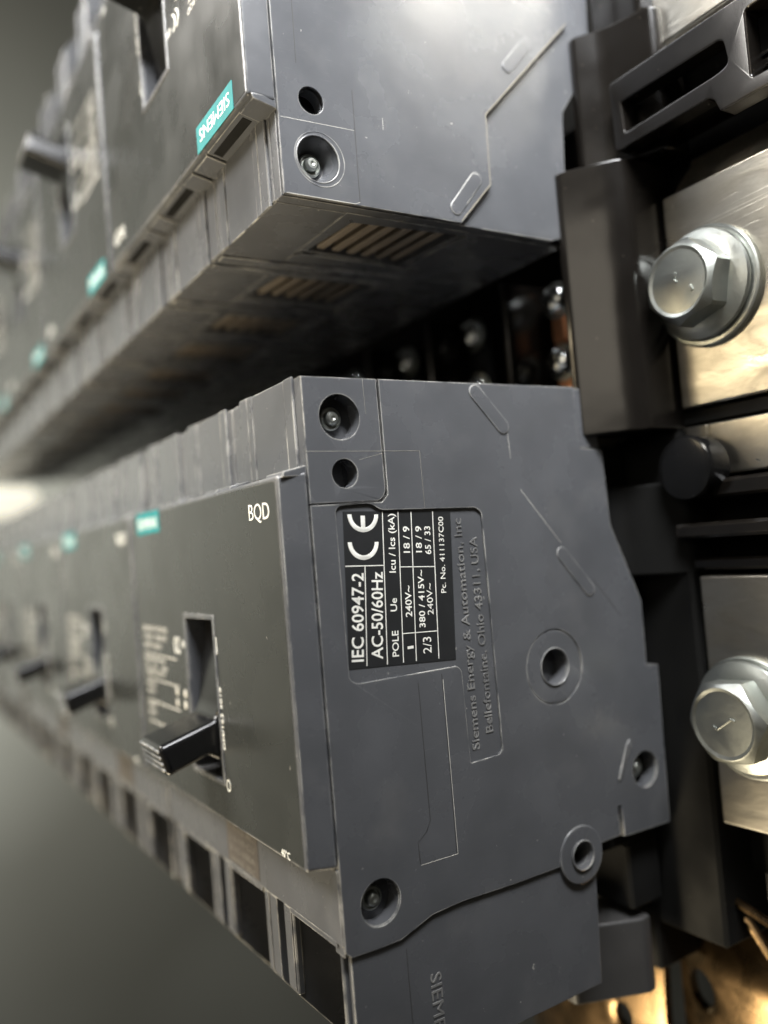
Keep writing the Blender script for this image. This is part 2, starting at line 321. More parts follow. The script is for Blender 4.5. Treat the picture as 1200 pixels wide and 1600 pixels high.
    obj('type_marking', n('BQD', (11.6, 19.2), (4.3, 19.4), 2.5, bold=-.004), white_m, root)
    lg = obj('brand_label', bm_plate(rpoly([(13.9, 55.6), (18.2, 55.6), (18.2, 70.8), (13.9, 70.8)], .2), [], -4.33, -4.25, .02, 'x'), teal_m, root)
    obj('brand_lettering', bm_text('SIEMENS', (69.6, 17.1), (57.0, 17.2), 2.1, 'front', -4.335, .03), white_m, lg)
    pr = [bm_box(-4.31, -4.255, 37.1, 39.9, 29.0, 29.3, 0), bm_text('O', (29.1, 62.0), (27.4, 62.0), 2.1, 'front', -4.27, .03),
          bm_text('DM/163 2018', (28.5, 55.3), (28.5, 45.3), .95, 'front', -4.27, .03, track=1.05),
          bm_text('40\u00b0C', (9.1, 67.0), (6.2, 67.0), 1.1, 'front', -4.27, .03), bm_text('ON', (47.2, 39.8), (45.2, 39.8), 1.3, 'front', -4.27, .03)]
    obj('switch_marking', join(*pr), white_m, root)
    L = []
    rows = [('BREAKER TYPE BQD', 37.6, 1.0, 71.2, 55.5), ('3 POLE   CIRCUIT', 39.3, 1.0, 71.2, 56), ('AMPS  HACR', 41.0, 1.0, 71.2, 60), ('MAX RMS SYM kA', 43.7, .8, 71.2, 58), ('18   65   100', 45.1, .8, 71.2, 57), ('480Y/277V', 46.3, .8, 71.2, 58.5),
            ('WIRE  AL-CU', 48.8, .8, 71.2, 65), ('60/75\u00b0C', 50.2, .8, 71.2, 66), ('TORQUE', 53.0, .8, 71.2, 66), ('50 LB-IN', 54.5, .8, 71.2, 66)]
    for t, y, h, za, zb in rows: L.append(bm_text(t, (za, y), (zb, y), h, 'front', -4.27, .03))
    for y in (42.2, 47.2, 51.7, 55.9): L.append(bm_box(-4.30, -4.255, y, y+.2, 50.5, 71.3, 0))
    for (y, z) in ((48.3, 51.7), (48.2, 47.0), (50.4, 51.9), (50.3, 47.3)): L.append(bm_plate(circ(y, z, .75, 14), [], -4.30, -4.255, .005, 'x'))
    obj('rating_text', join(*L), dim_m, root)
    ce = []
    for cz in (50.2, 46.9+1.6):
        ce.append(bm_plate([(39.6+1.55*math.cos(math.radians(t)), cz+1.3*math.sin(math.radians(t))) for t in range(0, 181, 12)]+[(39.6+1.1*math.cos(math.radians(t)), cz+.9*math.sin(math.radians(t))) for t in range(180, -1, -12)], [], -4.31, -4.255, .005, 'x'))
    obj('conformity_mark', join(*ce), white_m, root)
    lb = obj('wire_label', bm_plate([(69.5, 28.2), (77.4, 28.2), (77.4, 42.0), (69.5, 42.0)], [], -.22, -.14, .02, 'x'), flat('brown_label_film', (.075, .066, .058), .5), root)
    obj('wire_label_print', join(*[bm_text(t, (40.8, 71.6+1.9*i), (29.6, 71.6+1.9*i), 1.1, 'front', -.24, .02) for i, t in enumerate(['1 4-12 AL', '2 3-1/0 CU', '3 15-100A', 'WIRE 75C'])]), flat('faded_print', (.17, .16, .14), .6), lb)
def relief_groove(pts, wd, z, mat, root, name, depth=.05, proud=.0):
    """a narrow line following pts on the side face"""
    bms = []
    for a, b_ in zip(pts, pts[1:]):
        a = Vector(a); b_ = Vector(b_); d = (b_-a).normalized(); nn = Vector((-d.y, d.x))*wd/2
        bms.append(bm_plate([tuple(a-nn), tuple(b_-nn), tuple(b_+nn), tuple(a+nn)], [], z-proud, z+depth, .01))
    return obj(name, join(*bms), mat, root)

# generic side (both faces of the ordinary breakers)
def generic_side(root, zf, sg):
    z0, z1 = (zf, zf+3) if sg > 0 else (zf-3, zf)
    out = SIDE[:10]+[(54.6, 77)]+SEAM
    obj('side_plate', bm_plate(rpoly(SIDE[:10]+SEAM, 0), [circ(5.8, 5.7, 3.2, 20), circ(5.9, 13.8, 2.0, 16)], z0, z1, .3), case_m, root)
    q0, q1 = (zf+.6, zf+2.6) if sg > 0 else (zf-2.6, zf-.6)
    obj('terminal_side_wall', bm_plate(rpoly([(1.0, 79.9), (1.0, 91), (7, 98.9), (46.8, 98.9), (47.6, 77.2)], [0, .8, .4, 0, 0]), [], q0, q1, .25), case_m, root)

# ---- near lower breaker (detailed side)
low = thing('circuit_breaker', 'nearest lower grey breaker with black and white rating label on its side', 'circuit breaker', (0, 0, 0), 'moulded case circuit breakers in two facing rows')
common(low)
generic_side(low, W, -1)
REC = rpoly([(3.9, 18.4), (9.6, 18.2), (11.4, 19.3), (28.8, 19.7), (29.8, 20.6), (29.9, 57.4), (29.2, 58.0), (23.6, 58.2), (23.4, 44.2), (22.6, 43.4), (5.2, 43.4), (4.0, 42.7)], [1.2, .9, .6, .8, .5, .5, .5, .3, .6, .6, .8, .8])
INN = rpoly([(12.55, -1), (12.55, 16.9), (11.6, 18.15), (-1, 18.15), (-1, -1)], [0, 1.0, .8, 0, 0])
# skin with relief: main skin (with seam round the end cap), the recess opening and the screw wells
end_cap = rpoly([(0.02, 0.02), (12.35, 0.02), (12.45, 16.7), (11.5, 17.9), (4.0, 17.9), (0.02, 17.9)], [0, 0, 1.2, .8, 0, 0])
obj('end_cap', bm_plate(end_cap, [circ(5.75, 5.7, 3.25), circ(5.9, 13.8, 2.05)], 0, 3.0, .14), case_m, low)
main = [(12.75, 0.02), (52, 0.02), (52.1, .8), (52.2, 10.5), (57.6, 10.9)] + SIDE[4:] + SEAM[:-1] + [(0.9, 79.7), (0.02, 78.9), (0.02, 18.1), (11.7, 18.1), (12.75, 17.0)]
wells = [circ(42.2, 46.4, 2.85), circ(44.4, 77.0-3.9+3.6, .01)]
skin_holes = [REC, circ(42.2, 46.4, 6.2), circ(6.1, 73.8, 3.2), circ(61.0, 66.9, 3.3)]
mainp = rpoly(main, 0)
obj('side_plate', bm_plate(mainp, [REC, circ(42.2, 46.4, 6.1, 48), circ(6.1, 73.8, 3.2), circ(61.0, 66.9, 3.1)], 0, .42, .1), case_m, low)
obj('side_plate_base', bm_plate(main[:-5]+[(.05, 79.6), (.05, 18.1), (11.7, 18.1), (12.7, 17.0)], [circ(42.2, 46.4, 2.85, 40), circ(6.1, 73.8, 3.15), circ(61.0, 66.9, 3.0)], .40, 3.0, .08), case_m, low)
obj('pivot_boss', bm_plate(circ(42.2, 46.4, 5.95, 48), [circ(42.2, 46.4, 2.85, 40)], .12, .6, .16), case_m, low)
obj('recessed_back_edge', bm_plate([(52.15, .1), (56.3, .1), (57.6, 10.5), (52.3, 10.4)], [], .5, 3.0, .2), case_m, low)
# lower terminal wall, one step back, with the rivet boss
ring = (44.2, 77.2)
obj('terminal_side_wall', bm_plate(rpoly([(1.0, 79.8), (1.0, 91), (7.4, 98.9), (46.8, 98.9), (48.0, 76.0), (44, 74)] + [(30, 76.5), (12, 77)], [0, .8, .5, 0, 0, 0, 0, 0]), [circ(ring[0], ring[1], 2.1, 32)], .55, 2.9, .2), case_m, low)
obj('rivet_boss', bm_plate(circ(ring[0], ring[1], 4.7, 48), [circ(ring[0], ring[1], 2.1, 32)], -.28, .8, .3, seg=3), case_m, low)
obj('eyelet', bm_lathe([(2.1, 0), (2.15, .5), (2.3, .62), (2.45, .5), (2.45, 0)], (ring[0], ring[1], -.1), 'z', 36, -1, False), case_m, low)
obj('eyelet', bm_lathe([(2.85, 0), (2.9, .2), (3.0, .3), (3.15, .2), (3.15, 0)], (42.2, 46.4, .15), 'z', 36, -1, False), case_m, low)
for c in ((5.5, 5.6, 2.9), (5.9, 73.8, 2.9), (60.6, 66.8, 2.6)): screw(c, low)
obj('well_floor', bm_box(11.0, 66, 10, 79.8, 3.02, 6, .2), dark_m, low)  # near-black sheet added behind the holes, their shade put into its colour
def pill(cx0, cy0, cx1, cy1, rd, z, th, root, name='embossed_bar'):
    d = Vector((cx1-cx0, cy1-cy0)).normalized(); a0 = math.atan2(d.y, d.x); pts = []
    for i in range(13): t = a0+math.pi/2+math.pi*i/12; pts.append((cx0+rd*math.cos(t), cy0+rd*math.sin(t)))
    for i in range(13): t = a0-math.pi/2+math.pi*i/12; pts.append((cx1+rd*math.cos(t), cy1+rd*math.sin(t)))
    return obj(name, bm_plate(pts, [], z-th, z+.2, .13, seg=2), case_m, root)
pill(30.6, 1.5, 35.6, 6.9, 1.25, 0, .18, low)
pill(46.0, 28.2, 51.5, 34.6, 1.2, 0, .16, low)
relief_groove([(12.65, .1), (12.65, 17.0), (11.6, 18.0), (4.6, 18.0)], .16, .02, seam_m, low, 'seam_line', .1)
relief_groove([(-.02, 10.6), (19.0, 10.7)], .07, 0, scratch_m, low, 'mould_line', .02, .02)
relief_groove([(19.0, 10.7), (19.1, 19.4)], .07, 0, scratch_m, low, 'mould_line', .02, .02)
relief_groove([(10.0, .2), (10.1, 5.2)], .05, 0, scratch_m, low, 'mould_line', .02, .02)
relief_groove([(8.4, 11.9), (12.4, 11.0)], .05, 0, scratch_m, low, 'scuff_mark', .02, .02)
relief_groove([(19.6, 44.2), (19.6, 70.6)], .10, 0, seam_m, low, 'mould_line', .02, .02)
relief_groove([(19.75, 45), (19.8, 70.7), (13.2, 70.6)], .08, 0, dim_m, low, 'mould_line', .02, .02)
relief_groove([(13.1, 70.4), (13.0, 67.3), (14.6, 66.2), (15.4, 64.8), (15.3, 44.8)], .13, 0, seam_m, low, 'mould_line', .02, .015)
relief_groove([(38.2, 17.2), (46.0, 26.4)], .07, 0, dim_m, low, 'mould_line', .02, .02)
relief_groove([(52.6, 33.0), (58.5, 40.0)], .12, 0, seam_m, low, 'mould_line', .02, .02)
relief_groove([(36.5, 7.8), (36.7, 12.2)], .06, 0, dim_m, low, 'mould_line', .02, .02)
obj('gate_mark', bm_plate(rpoly([(56.6, 62.0), (57.6, 61.0), (57.9, 62.2), (54.4, 67.5), (54.1, 67.2)], .2), [], -.3, .1, .14, seg=2), case_m, low)
relief_groove([(9.9, 81.5), (10.0, 98.5)], .12, .55, seam_m, low, 'mould_line', .02, .02)
# rating label
T = lambda t, s, e, h, **k: bm_text(t, s, e, h, 'side', .315, .03, **k)
stk = obj('rating_label', bm_plate([(5.2, 19.15), (24.0, 20.0), (22.7, 42.5), (4.2, 41.3)], [], .33, .41, .01), stick_m, low)
tx = [T('IEC 60947-2', (6.6, 40.5), (7.75, 28.1), 2.0, bold=.012), T('AC-50/60Hz', (9.8, 40.6), (10.95, 28.2), 1.95, bold=.012),
      T('POLE', (12.55, 40.6), (12.8, 36.9), 1.15, bold=.01), T('Ue', (12.85, 34.1), (13.0, 32.2), 1.15, bold=.01), T('Icu / Ics (kA)', (13.2, 28.5), (13.75, 19.9), 1.15, bold=.01),
      T('1', (15.2, 39.8), (15.2, 39.4), 1.1, bold=.008), T('240V~', (15.4, 35.2), (15.65, 30.6), 1.15, bold=.01), T('18 / 9', (15.95, 25.8), (16.2, 21.9), 1.15, bold=.01),
      T('2/3', (18.3, 40.9), (18.45, 38.5), 1.55), T('380 / 415V~', (17.6, 37.0), (18.1, 28.5), 1.1, bold=.008), T('240V~', (19.25, 35.3), (19.45, 30.6), 1.1),
      T('18 / 9', (18.1, 25.9), (18.35, 22.0), 1.1, bold=.008), T('65 / 33', (19.75, 26.3), (19.95, 22.1), 1.1, bold=.008), T('Pc. No. 411137C00', (21.9, 32.3), (22.5, 20.8), .95)]
obj('label_text', join(*tx), white_m, stk)
ln = []
def rule(a, b_, wd=.13):
    a = Vector(a); b_ = Vector(b_); d = (b_-a).normalized(); nn = Vector((-d.y, d.x))*wd/2
    ln.append(bm_plate([tuple(a-nn), tuple(b_-nn), tuple(b_+nn), tuple(a+nn)], [], .285, .33, .004))
for a, b_ in (((8.1, 27.1), (7.1, 41.2)), ((11.75, 19.5), (10.5, 41.5)), ((14.45, 19.6), (13.25, 41.6)), ((16.75, 19.75), (15.5, 41.7)), ((20.65, 19.9), (19.55, 41.9)), ((4.9, 26.9), (11.35, 27.3)), ((14.05, 27.75), (20.2, 28.2)), ((13.55, 37.45), (19.75, 37.8))): rule(a, b_)
obj('label_rule', join(*ln), white_m, stk)
def arc(cx, cy, ro, ri, a0, a1, z0, z1):
    ps = [(cx+ro*math.cos(math.radians(a0+(a1-a0)*i/18)), cy+ro*math.sin(math.radians(a0+(a1-a0)*i/18))) for i in range(19)]
    ps += [(cx+ri*math.cos(math.radians(a1-(a1-a0)*i/18)), cy+ri*math.sin(math.radians(a1-(a1-a0)*i/18))) for i in range(19)]
    return bm_plate(ps, [], z0, z1, .004)
obj('conformity_mark', join(arc(8.15, 23.7, 2.55, 1.9, 3, 183, .285, .33), arc(8.45, 19.75, 2.55, 1.9, 3, 183, .285, .33), bm_plate([(8.05, 19.9), (8.75, 19.95), (8.65, 21.9), (7.95, 21.85)], [], .286, .33, .004)), white_m, stk)
E_ = lambda t, s, e, h, z=.40, **k: bm_text(t, s, e, h, 'side', z, .13, **k)
obj('moulded_lettering', join(E_('Siemens Energy & Automation, Inc', (25.75, 56.5), (25.85, 21.2), 1.5), E_('Bellefontaine, Ohio 43311, USA', (28.6, 54.4), (28.6, 24.2), 1.5)), letter_m, low)
obj('moulded_lettering', E_('SIEMENS', (13.4, 86.5), (13.6, 101), 1.7, .74) if False else E_('SIEMENS', (13.5, 86.4), (13.5, 98.2), 2.0, .56), letter_m, low)

# ---- ordinary breaker used for every other position
gen = thing('circuit_breaker', 'second breaker of the lower row, directly behind the rating-label breaker', 'circuit breaker', (0, 0, W), 'moulded case circuit breakers in two facing rows')
common(gen); generic_side(gen, 0, 1); generic_side(gen, W, -1)
lowlab = ['third breaker of the lower row, blurred behind two nearer breakers', 'fourth breaker of the lower row, strongly blurred at the left edge', 'fifth breaker of the lower row, farthest of that row at the left edge']
for i in range(2, 5):
    c = dup(gen, lowlab[i-2]); c.location = M(0, 0, i*W)
# ---- upper row, turned half a turn about the x axis
GAPY = -26.0
up = thing('circuit_breaker', 'nearest upper grey breaker with plain side face and upside-down teal label', 'circuit breaker', (0, GAPY, W+.4), 'moulded case circuit breakers in two facing rows')
common(up); generic_side(up, 0, 1)
zt = W
OUTB = [(0, 0), (51.6, 0), (56.0, 1.4), (56.3, 13), (57.2, 24), (65.3, 35), (66, 46), (66, 79), (0, 79)]
OUTT = [(0.0, 0.0), (31.2, 0.0), (31.6, 0.3), (38.1, 7.3), (38.4, 19.2), (59.2, 40.2), (58.9, 45), (58.9, 79), (0.0, 79)]
holes = [circ(5.9, 5.9, 3.35, 44), circ(5.5, 14.5, 2.0, 36)]
obj('side_plate_base', bm_plate(rpoly(OUTB, 0), holes, zt-3.0, zt-.95, .2), case_m, up)
obj('side_plate', bm_plate(rpoly(OUTT, 0), [circ(5.9, 5.9, 3.35, 44), circ(5.5, 14.5, 2.0, 36)], zt-.6, zt, .14), case_m, up)
obj('terminal_side_wall', bm_plate([(1, 79.9), (1, 91), (7, 98.9), (46.8, 98.9), (46.8, 79.9)], [], zt-2.8, zt-.7, .25), case_m, up)
obj('well_ring', bm_lathe([(3.35, 0), (3.4, .08), (3.5, .12), (3.6, .08), (3.6, 0)], (5.9, 5.9, zt-.05), 'z', 40, 1, False), case_m, up)
obj('well_ring', bm_lathe([(3.95, 0), (4.0, .05), (4.05, .06), (4.1, .05), (4.15, 0)], (6.2, 5.9, zt-.01), 'z', 40, 1, False), case_m, up)
obj('well_cone', bm_lathe([(3.3, 0), (2.2, -2.4), (2.15, -2.6), (1.0, -2.6)], (5.9, 5.9, zt-.2), 'z', 40, 1, False), case_m, up)
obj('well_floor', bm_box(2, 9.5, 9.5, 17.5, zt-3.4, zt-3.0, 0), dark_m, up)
screw((5.7, 5.9, zt-2.9), up, 1)
def upline(pts, wd, mat, name='mould_line'): return relief_groove(pts, wd, zt, mat, up, name, .02, .02)
upline([(12.4, .5), (12.6, 17.7)], .14, seam_m, 'seam_line'); upline([(12.4, .5), (11.6, .15), (.4, .15)], .07, dim_m)
upline([(.4, 11.1), (12.4, 11.4)], .06, dim_m); upline([(3.5, 19.6), (3.7, 40)], .12, seam_m, 'seam_line')
upline([(17.6, 12.5), (17.65, 14.4)], .06, dim_m, 'scuff_mark')
relief_groove([(31.9, .2), (38.5, 7.2), (38.8, 19.1), (59.3, 39.8)], .30, zt-.95, seam_m, up, 'step_line', .02, -.02)  # dark line painted along the foot of the step as its shade
relief_groove([(31.3, .35), (37.95, 7.35), (38.25, 19.3), (58.9, 40.2)], .11, zt, flat('worn_edge_highlight', (.36, .32, .24), .4), up, 'step_edge', .02, -.015)  # worn tan edge with its highlight painted in
def upill(a, b_, rd):
    d = (Vector(b_)-Vector(a)).normalized(); a0 = math.atan2(d.y, d.x); pts = []
    for i in range(13): t = a0+math.pi/2+math.pi*i/12; pts.append((a[0]+rd*math.cos(t), a[1]+rd*math.sin(t)))
    for i in range(13): t = a0-math.pi/2+math.pi*i/12; pts.append((b_[0]+rd*math.cos(t), b_[1]+rd*math.sin(t)))
    o = obj('embossed_bar', bm_plate(pts, [], zt-.1, zt+.14, .1, seg=2), case_m, up)
upill((30.4, 2.3), (34.9, 7.7), 1.15); upill((44.0, 28.7), (48.9, 34.0), 1.1)
up.rotation_euler = (math.pi, 0, 0)
uplab = ['second breaker of the upper row, black handle standing out at upper left', 'third breaker of the upper row, blurred beyond two nearer upper breakers', 'fourth breaker of the upper row, strongly blurred near the left edge', 'fifth breaker of the upper row, farthest of that row at the left edge']
for i in range(1, 5):
    c = dup(gen, uplab[i-1]); c.rotation_euler = (math.pi, 0, 0); c.location = M(0, GAPY, (i+1)*W+.4)

# ------------------------------------------------------------------ gap between the rows: insulating partitions, copper straps, screws
back = thing('backing_insulator', 'black back wall of the gap between the two breaker rows', 'insulator', (0, 0, 0))
obj('back_board', bm_box(78, 82, -60, 40, 5, 420, .5), phen_m, back)
for i, zz in enumerate([20.6+26.2*k for k in range(4)]):
    tag(obj('phase_partition', bm_box(56.5, 78, -25.0, -1.0, zz, zz+1.1, .25), phen_m), ['thin black partition standing in the gap nearest the bracket', 'second thin black partition in the dark gap between rows', 'third thin partition in the gap, left of the second pair of screws', 'farthest thin partition, almost lost in the dark of the gap'][i], 'partition', 'partitions in the gap between the breaker rows')
def panhead(x, y, z, label, rad=3.0):
    t = thing('terminal_screw', label, 'screw', (0, 0, 0), 'bright terminal screws in the gap')
    obj('screw_head', bm_lathe([(rad, 0), (rad, .7), (rad*.93, 1.25), (rad*.75, 1.8), (rad*.45, 2.2), (rad*.2, 2.3), (.02, 2.3)], (x, y, z), 'x', 28, -1), bright_m, t)
    obj('washer', bm_lathe([(rad*1.2, 0), (rad*1.2, .5), (rad, .6)], (x+.6, y, z), 'x', 28, -1), zinc_m, t)
    obj('cross_recess', join(bm_box(x-2.5, x-2.0, y-1.5, y+1.5, z-.35, z+.35, .1), bm_box(x-2.5, x-2.0, y-.35, y+.35, z-1.5, z+1.5, .1)), dark_m, t)
    return t
slabs = {0: ['upper bright screw beside the black bracket in the gap', 'lower bright screw above the rating-label breaker'], 1: ['upper blurred screw of the second phase in the gap', 'lower blurred screw of the second phase, over the breaker edge'], 2: ['upper blurred screw of the third phase in the gap', 'lower blurred screw of the third phase in the gap'], 3: ['farthest upper screw, a dim spot at the left end of the gap', 'farthest lower screw hidden low at the left end of the gap']}
for k in range(4):
    z = 15.6+26.6*k
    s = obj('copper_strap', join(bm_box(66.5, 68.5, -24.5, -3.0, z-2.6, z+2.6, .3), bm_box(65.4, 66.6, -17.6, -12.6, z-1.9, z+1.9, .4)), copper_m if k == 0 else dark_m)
    tag(s, ['bare copper strap joining the two bright screws beside the bracket', 'dark strap behind the second pair of screws in the gap', 'dark strap behind the third pair of screws in the gap', 'farthest dark strap at the left end of the gap'][k], 'strap', 'copper straps in the gap')
    for j, y in enumerate((-20.9, -8.6)):
        panhead(65.5, y, z, slabs[k][j] if k in slabs else 'blurred bright screw deep in the gap beyond the third phase')

# ------------------------------------------------------------------ black moulded bus support at the right
ins = thing('bus_support', 'black moulded plastic bus support filling the panel beside the breakers', 'insulator', (0, 0, 0))
# curved guard wall next to the gap
def prism_xz(prof, y0, y1, bev=.0):                       # profile in (x,z), extruded along y
    return bm_plate(prof, [], y0, y1, bev, 'y', 2)
gp = rpoly([(53.6, 2.0), (53.8, .6), (57.6, -5.2), (60.4, -8.4), (66.5, -8.8), (70, -8.5), (70, 2.4)], [.8, .8, 3, 2.5, 1, 0, 0])
obj('guard_wall', prism_xz(gp, -38.2, 8.6, .5), phen_m, ins)
gp2 = rpoly([(61.2, 3.4), (63.0, 1.2), (64.4, -4.0), (67.8, -9.0), (72, -9), (72, 4.5), (61.4, 4.5)], [.8, 2, 2.5, 1, 0, 0, 0])
obj('lower_guard', prism_xz(gp2, 17.5, 33.6, .6), dark_m, ins)
obj('lower_column', bm_box(67.2, 80, 8.5, 97, -8.6, 6, .6), dark_m, ins)
obj('lower_housing', join(bm_box(58, 66, 80, 91.5, 3, 34, .5), bm_box(67, 80, 60, 106, 6.1, 70, .5)), dark_m, ins)
gp3 = rpoly([(66.2, 6), (65.4, -6.2), (67.6, -13.0), (71, -14), (80, -12), (80, 6)], [1, 2, 2, 1, 0, 0])
obj('guard_wall', prism_xz(rpoly([(60, .2), (63, -4), (66, -13), (72, -13), (72, 1.5), (60.2, 1.5)], [.8, 1.5, 1.5, 0, 0, 0]), -64, -38.8, .6), phen_m, ins)
obj('guard_wall', prism_xz(rpoly([(66, 1), (66.0, -10), (70, -13), (72, -13), (72, 1.5)], [1, 1.5, 1.5, 0, 0]), -150, -64.4, .6), phen_m, ins)
# slotted cross bar above the first bus bar
cross = bm_plate(rpoly([(-51.4, -60), (-51.4, -7.0), (-39.4, -7.0), (-39.4, -25.6), (-38.8, -26.6), (-36.5, -27.5), (-36.5, -60)], [0, 1, 1, .5, 1, .5, 0]),
                 [rpoly([(-47.2, -9.2), (-47.0, -29.0), (-42.8, -29.6), (-42.3, -27.5), (-41.8, -9.5)], [.5, 1.2, 1.6, 1.2, .5]), rpoly([(-49.0, -33.0), (-49.0, -45), (-38.8, -45), (-38.8, -33.0)], .8)], 60, 63.5, .35, 'x', 2)
obj('slotted_bar', cross, phen_m, ins)
obj('shelf', join(bm_box(63, 70, -53.4, -52.6, -60, -9, .2), bm_box(63, 70, -43.4, -42.8, -60, -7.5, .2), bm_box(63, 72, -42.2, -41.0, -60, -7.5, .2)), phen_m, ins)
obj('back_plate', bm_box(76, 80, -150, 86, -80, 4, .4), dark_m, ins)
obj('cross_rib', join(bm_box(66.5, 76, 18.0, 21.0, -60, -8.5, .5), bm_box(64.5, 76, 25, 27.5, -60, -8.0, .5), bm_box(68, 76, 31, 33.0, -60, -8.0, .4)), phen_m, ins)
obj('dark_round_shape', bm_lathe([(5.4, 0), (5.5, 4.0), (5.1, 4.8), (3.6, 5.1), (.02, 5.1)], (68.0, 15.8, -12.2), 'x', 40, -1), black_m, ins)  # plain black cylinder standing for a dark round shape between the bars

# ------------------------------------------------------------------ bus bars and bolts
def busbar(label, y0, y1, x, z0=-9.2, bevel=.45, notch=None, th=3.2, mat=None):
    t = thing('bus_bar', label, 'bus bar', (0, 0, 0), 'tin plated bus bars at the right')
    out = rpoly([(y0, z0), (y1, z0), (y1, -62), (y0, -62)], [.6, .5, 0, 0])
    obj('bar', bm_plate(out, [], x, x+th, bevel, 'x', 2), mat or tin_m, t); return t
A = busbar('tin plated bus bar with scratches under the upper hex bolt', -31.6, 5.4, 68)
sc_ = []
for (y0, z0, y1, z1, wd) in [(-24.3, -14.5, -24.9, -30, .22), (-23.6, -12.0, -24.3, -30, .14), (-25.4, -20, -26.0, -33, .18), (-26.6, -19.5, -27.0, -24, .12), (-22.6, -22, -22.9, -28.5, .12), (-20.9, -22, -21.3, -27, .16), (-25.0, -11, -25.3, -14.5, .1), (-23.0, -18, -18.5, -17.6, .12), (-30.0, -11.6, -28.9, -11.4, .14)]:
    a = Vector((y0, z0)); b_ = Vector((y1, z1)); d = (b_-a).normalized(); nn = Vector((-d.y, d.x))*wd/2
    sc_.append(bm_plate([tuple(a-nn*.2), tuple(a*.6+b_*.4-nn), tuple(b_-nn*.2), tuple(b_+nn*.2), tuple(a*.5+b_*.5+nn), tuple(a+nn*.2)], [], 67.985, 68.1, .004, 'x'))
obj('scratch', join(*sc_), scratch_m, A)
sp = bmesh.new()
q = [(68.6, -31.4, -11.5), (68.6, -31.4, -62), (72.4, -37.6, -62), (72.4, -37.6, -12.8), (71.4, -36.2, -13.2), (69.6, -33.0, -11.6)]
va = [sp.verts.new(p_) for p_ in q]; vb = [sp.verts.new((p_[0]+2.2, p_[1]+1.2, p_[2])) for p_ in q]
sp.faces.new(va); sp.faces.new(vb[::-1])
for k in range(6): sp.faces.new((va[k], va[(k+1) % 6], vb[(k+1) % 6], vb[k]))
bmesh.ops.recalc_face_normals(sp, faces=sp.faces[:])
obj('bent_flange', sp, tind_m, A)
Bb = busbar('brownish bus bar behind the lower hex bolt', 34.0, 75.8, 68.2)
Cb = busbar('glossy bus bar with bright lower edge at top right', -150, -56.9, 68.0, bevel=.9)
obj('copper_edge', bm_box(69.4, 70.6, -56.6, -55.6, -60, -11.5, .3), copper_m, Cb)
obj('glint_clip', bm_box(67.8, 68.6, -56.0, -55.2, -10.9, -9.9, .3), zinc_m, Cb)
Dt = thing('bus_strip', 'narrow golden stained metal strip under the upper bus bar', 'strip', (0, 0, 0))
obj('strip', bm_plate(rpoly([(8.4, 1.2), (17.2, 1.2), (17.2, -62), (8.4, -62)], .4), [], 69.5, 72, .4, 'x', 2), tin_m, Dt)
obj('strip_joint', join(bm_box(68.9, 69.8, 8.6, 17.0, -5.6, -4.6, .2), bm_box(68.7, 69.8, 8.6, 10.6, -13.4, -12.0, .2)), tind_m, Dt)
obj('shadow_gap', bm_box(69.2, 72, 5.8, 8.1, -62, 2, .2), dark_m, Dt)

def hexbolt(x, y, z, label, rot, marks):
    t = thing('hex_bolt', label, 'bolt', (0, 0, 0), 'flanged hex bolts on the bus bars')
    af = 12.4; rc = af/2/math.cos(math.pi/6)
    bm = bmesh.new(); n = 72; rings = []
    def hexr(a):                                         # radius of a hexagon at angle a
        k = (a-rot) % (math.pi/3)-math.pi/6; return af/2/math.cos(k)
    rd = af/2*.955
    prof = [(0.0, 0, 0), (.75, -.95, .25), (.955, -.35, .6), (1.0, 0.0, 0)]
    for mode in ('dish0', 'dish1', 'rim', 'cham', 'hex0', 'hex1'):
        ring = []
        for i in range(n):
            a = 2*math.pi*i/n; hr = min(hexr(a), rc*.985)
            if mode == 'dish0': r_, h = rd*.55, 6.05
            elif mode == 'dish1': r_, h = rd*.86, 6.02
            elif mode == 'rim': r_, h = rd*.95, 6.25
            elif mode == 'cham': r_, h = rd*1.0, 6.05
            elif mode == 'hex0': r_, h = hr, 6.05-(hr-rd)*.75-.2
            else: r_, h = hr, 1.0
            ring.append(bm.verts.new((x-h, y+r_*math.cos(a), z+r_*math.sin(a))))
        rings.append(ring)
    bm.faces.new(rings[0])
    for a, b_ in zip(rings, rings[1:]):
        for i in range(n): bm.faces.new((a[i], a[(i+1) % n], b_[(i+1) % n], b_[i]))
    bmesh.ops.recalc_face_normals(bm, faces=bm.faces[:])
    obj('hex_head', bm, zinc_m, t, 24)
    obj('flange', bm_lathe([(9.0, 0), (9.1, .5), (8.9, .85), (8.2, 1.15), (7.2, 1.6), (6.0, 1.75)], (x, y, z), 'x', 64, -1), zinc_m, t)
    obj('washer', bm_lathe([(9.9, 0), (9.9, 1.0), (9.6, 1.2), (6, 1.2)], (x+1.35, y+.2, z-.3), 'x', 64, -1), zinc_m, t)
    mk = []
    for (ay, az, by, bz, wd) in marks:
        a = Vector((y+ay, z+az)); b_ = Vector((y+by, z+bz)); d = (b_-a).normalized(); nn = Vector((-d.y, d.x))*wd/2
        mk.append(bm_plate(rpoly([tuple(a-nn), tuple(b_-nn), tuple(b_+nn), tuple(a+nn)], wd*.3), [], x-6.22, x-6.0, .06, 'x'))
    obj('head_marking', join(*mk), zinc_m, t)
    return t
hexbolt(68.0-1.3, -14.0, -16.6, 'shiny hex bolt with washer on the scratched upper bus bar', .22, [(-1.6, .3, -.6, .7, .55), (-.6, .7, .1, .2, .35), (1.2, -2.2, 2.2, -2.5, .6)])
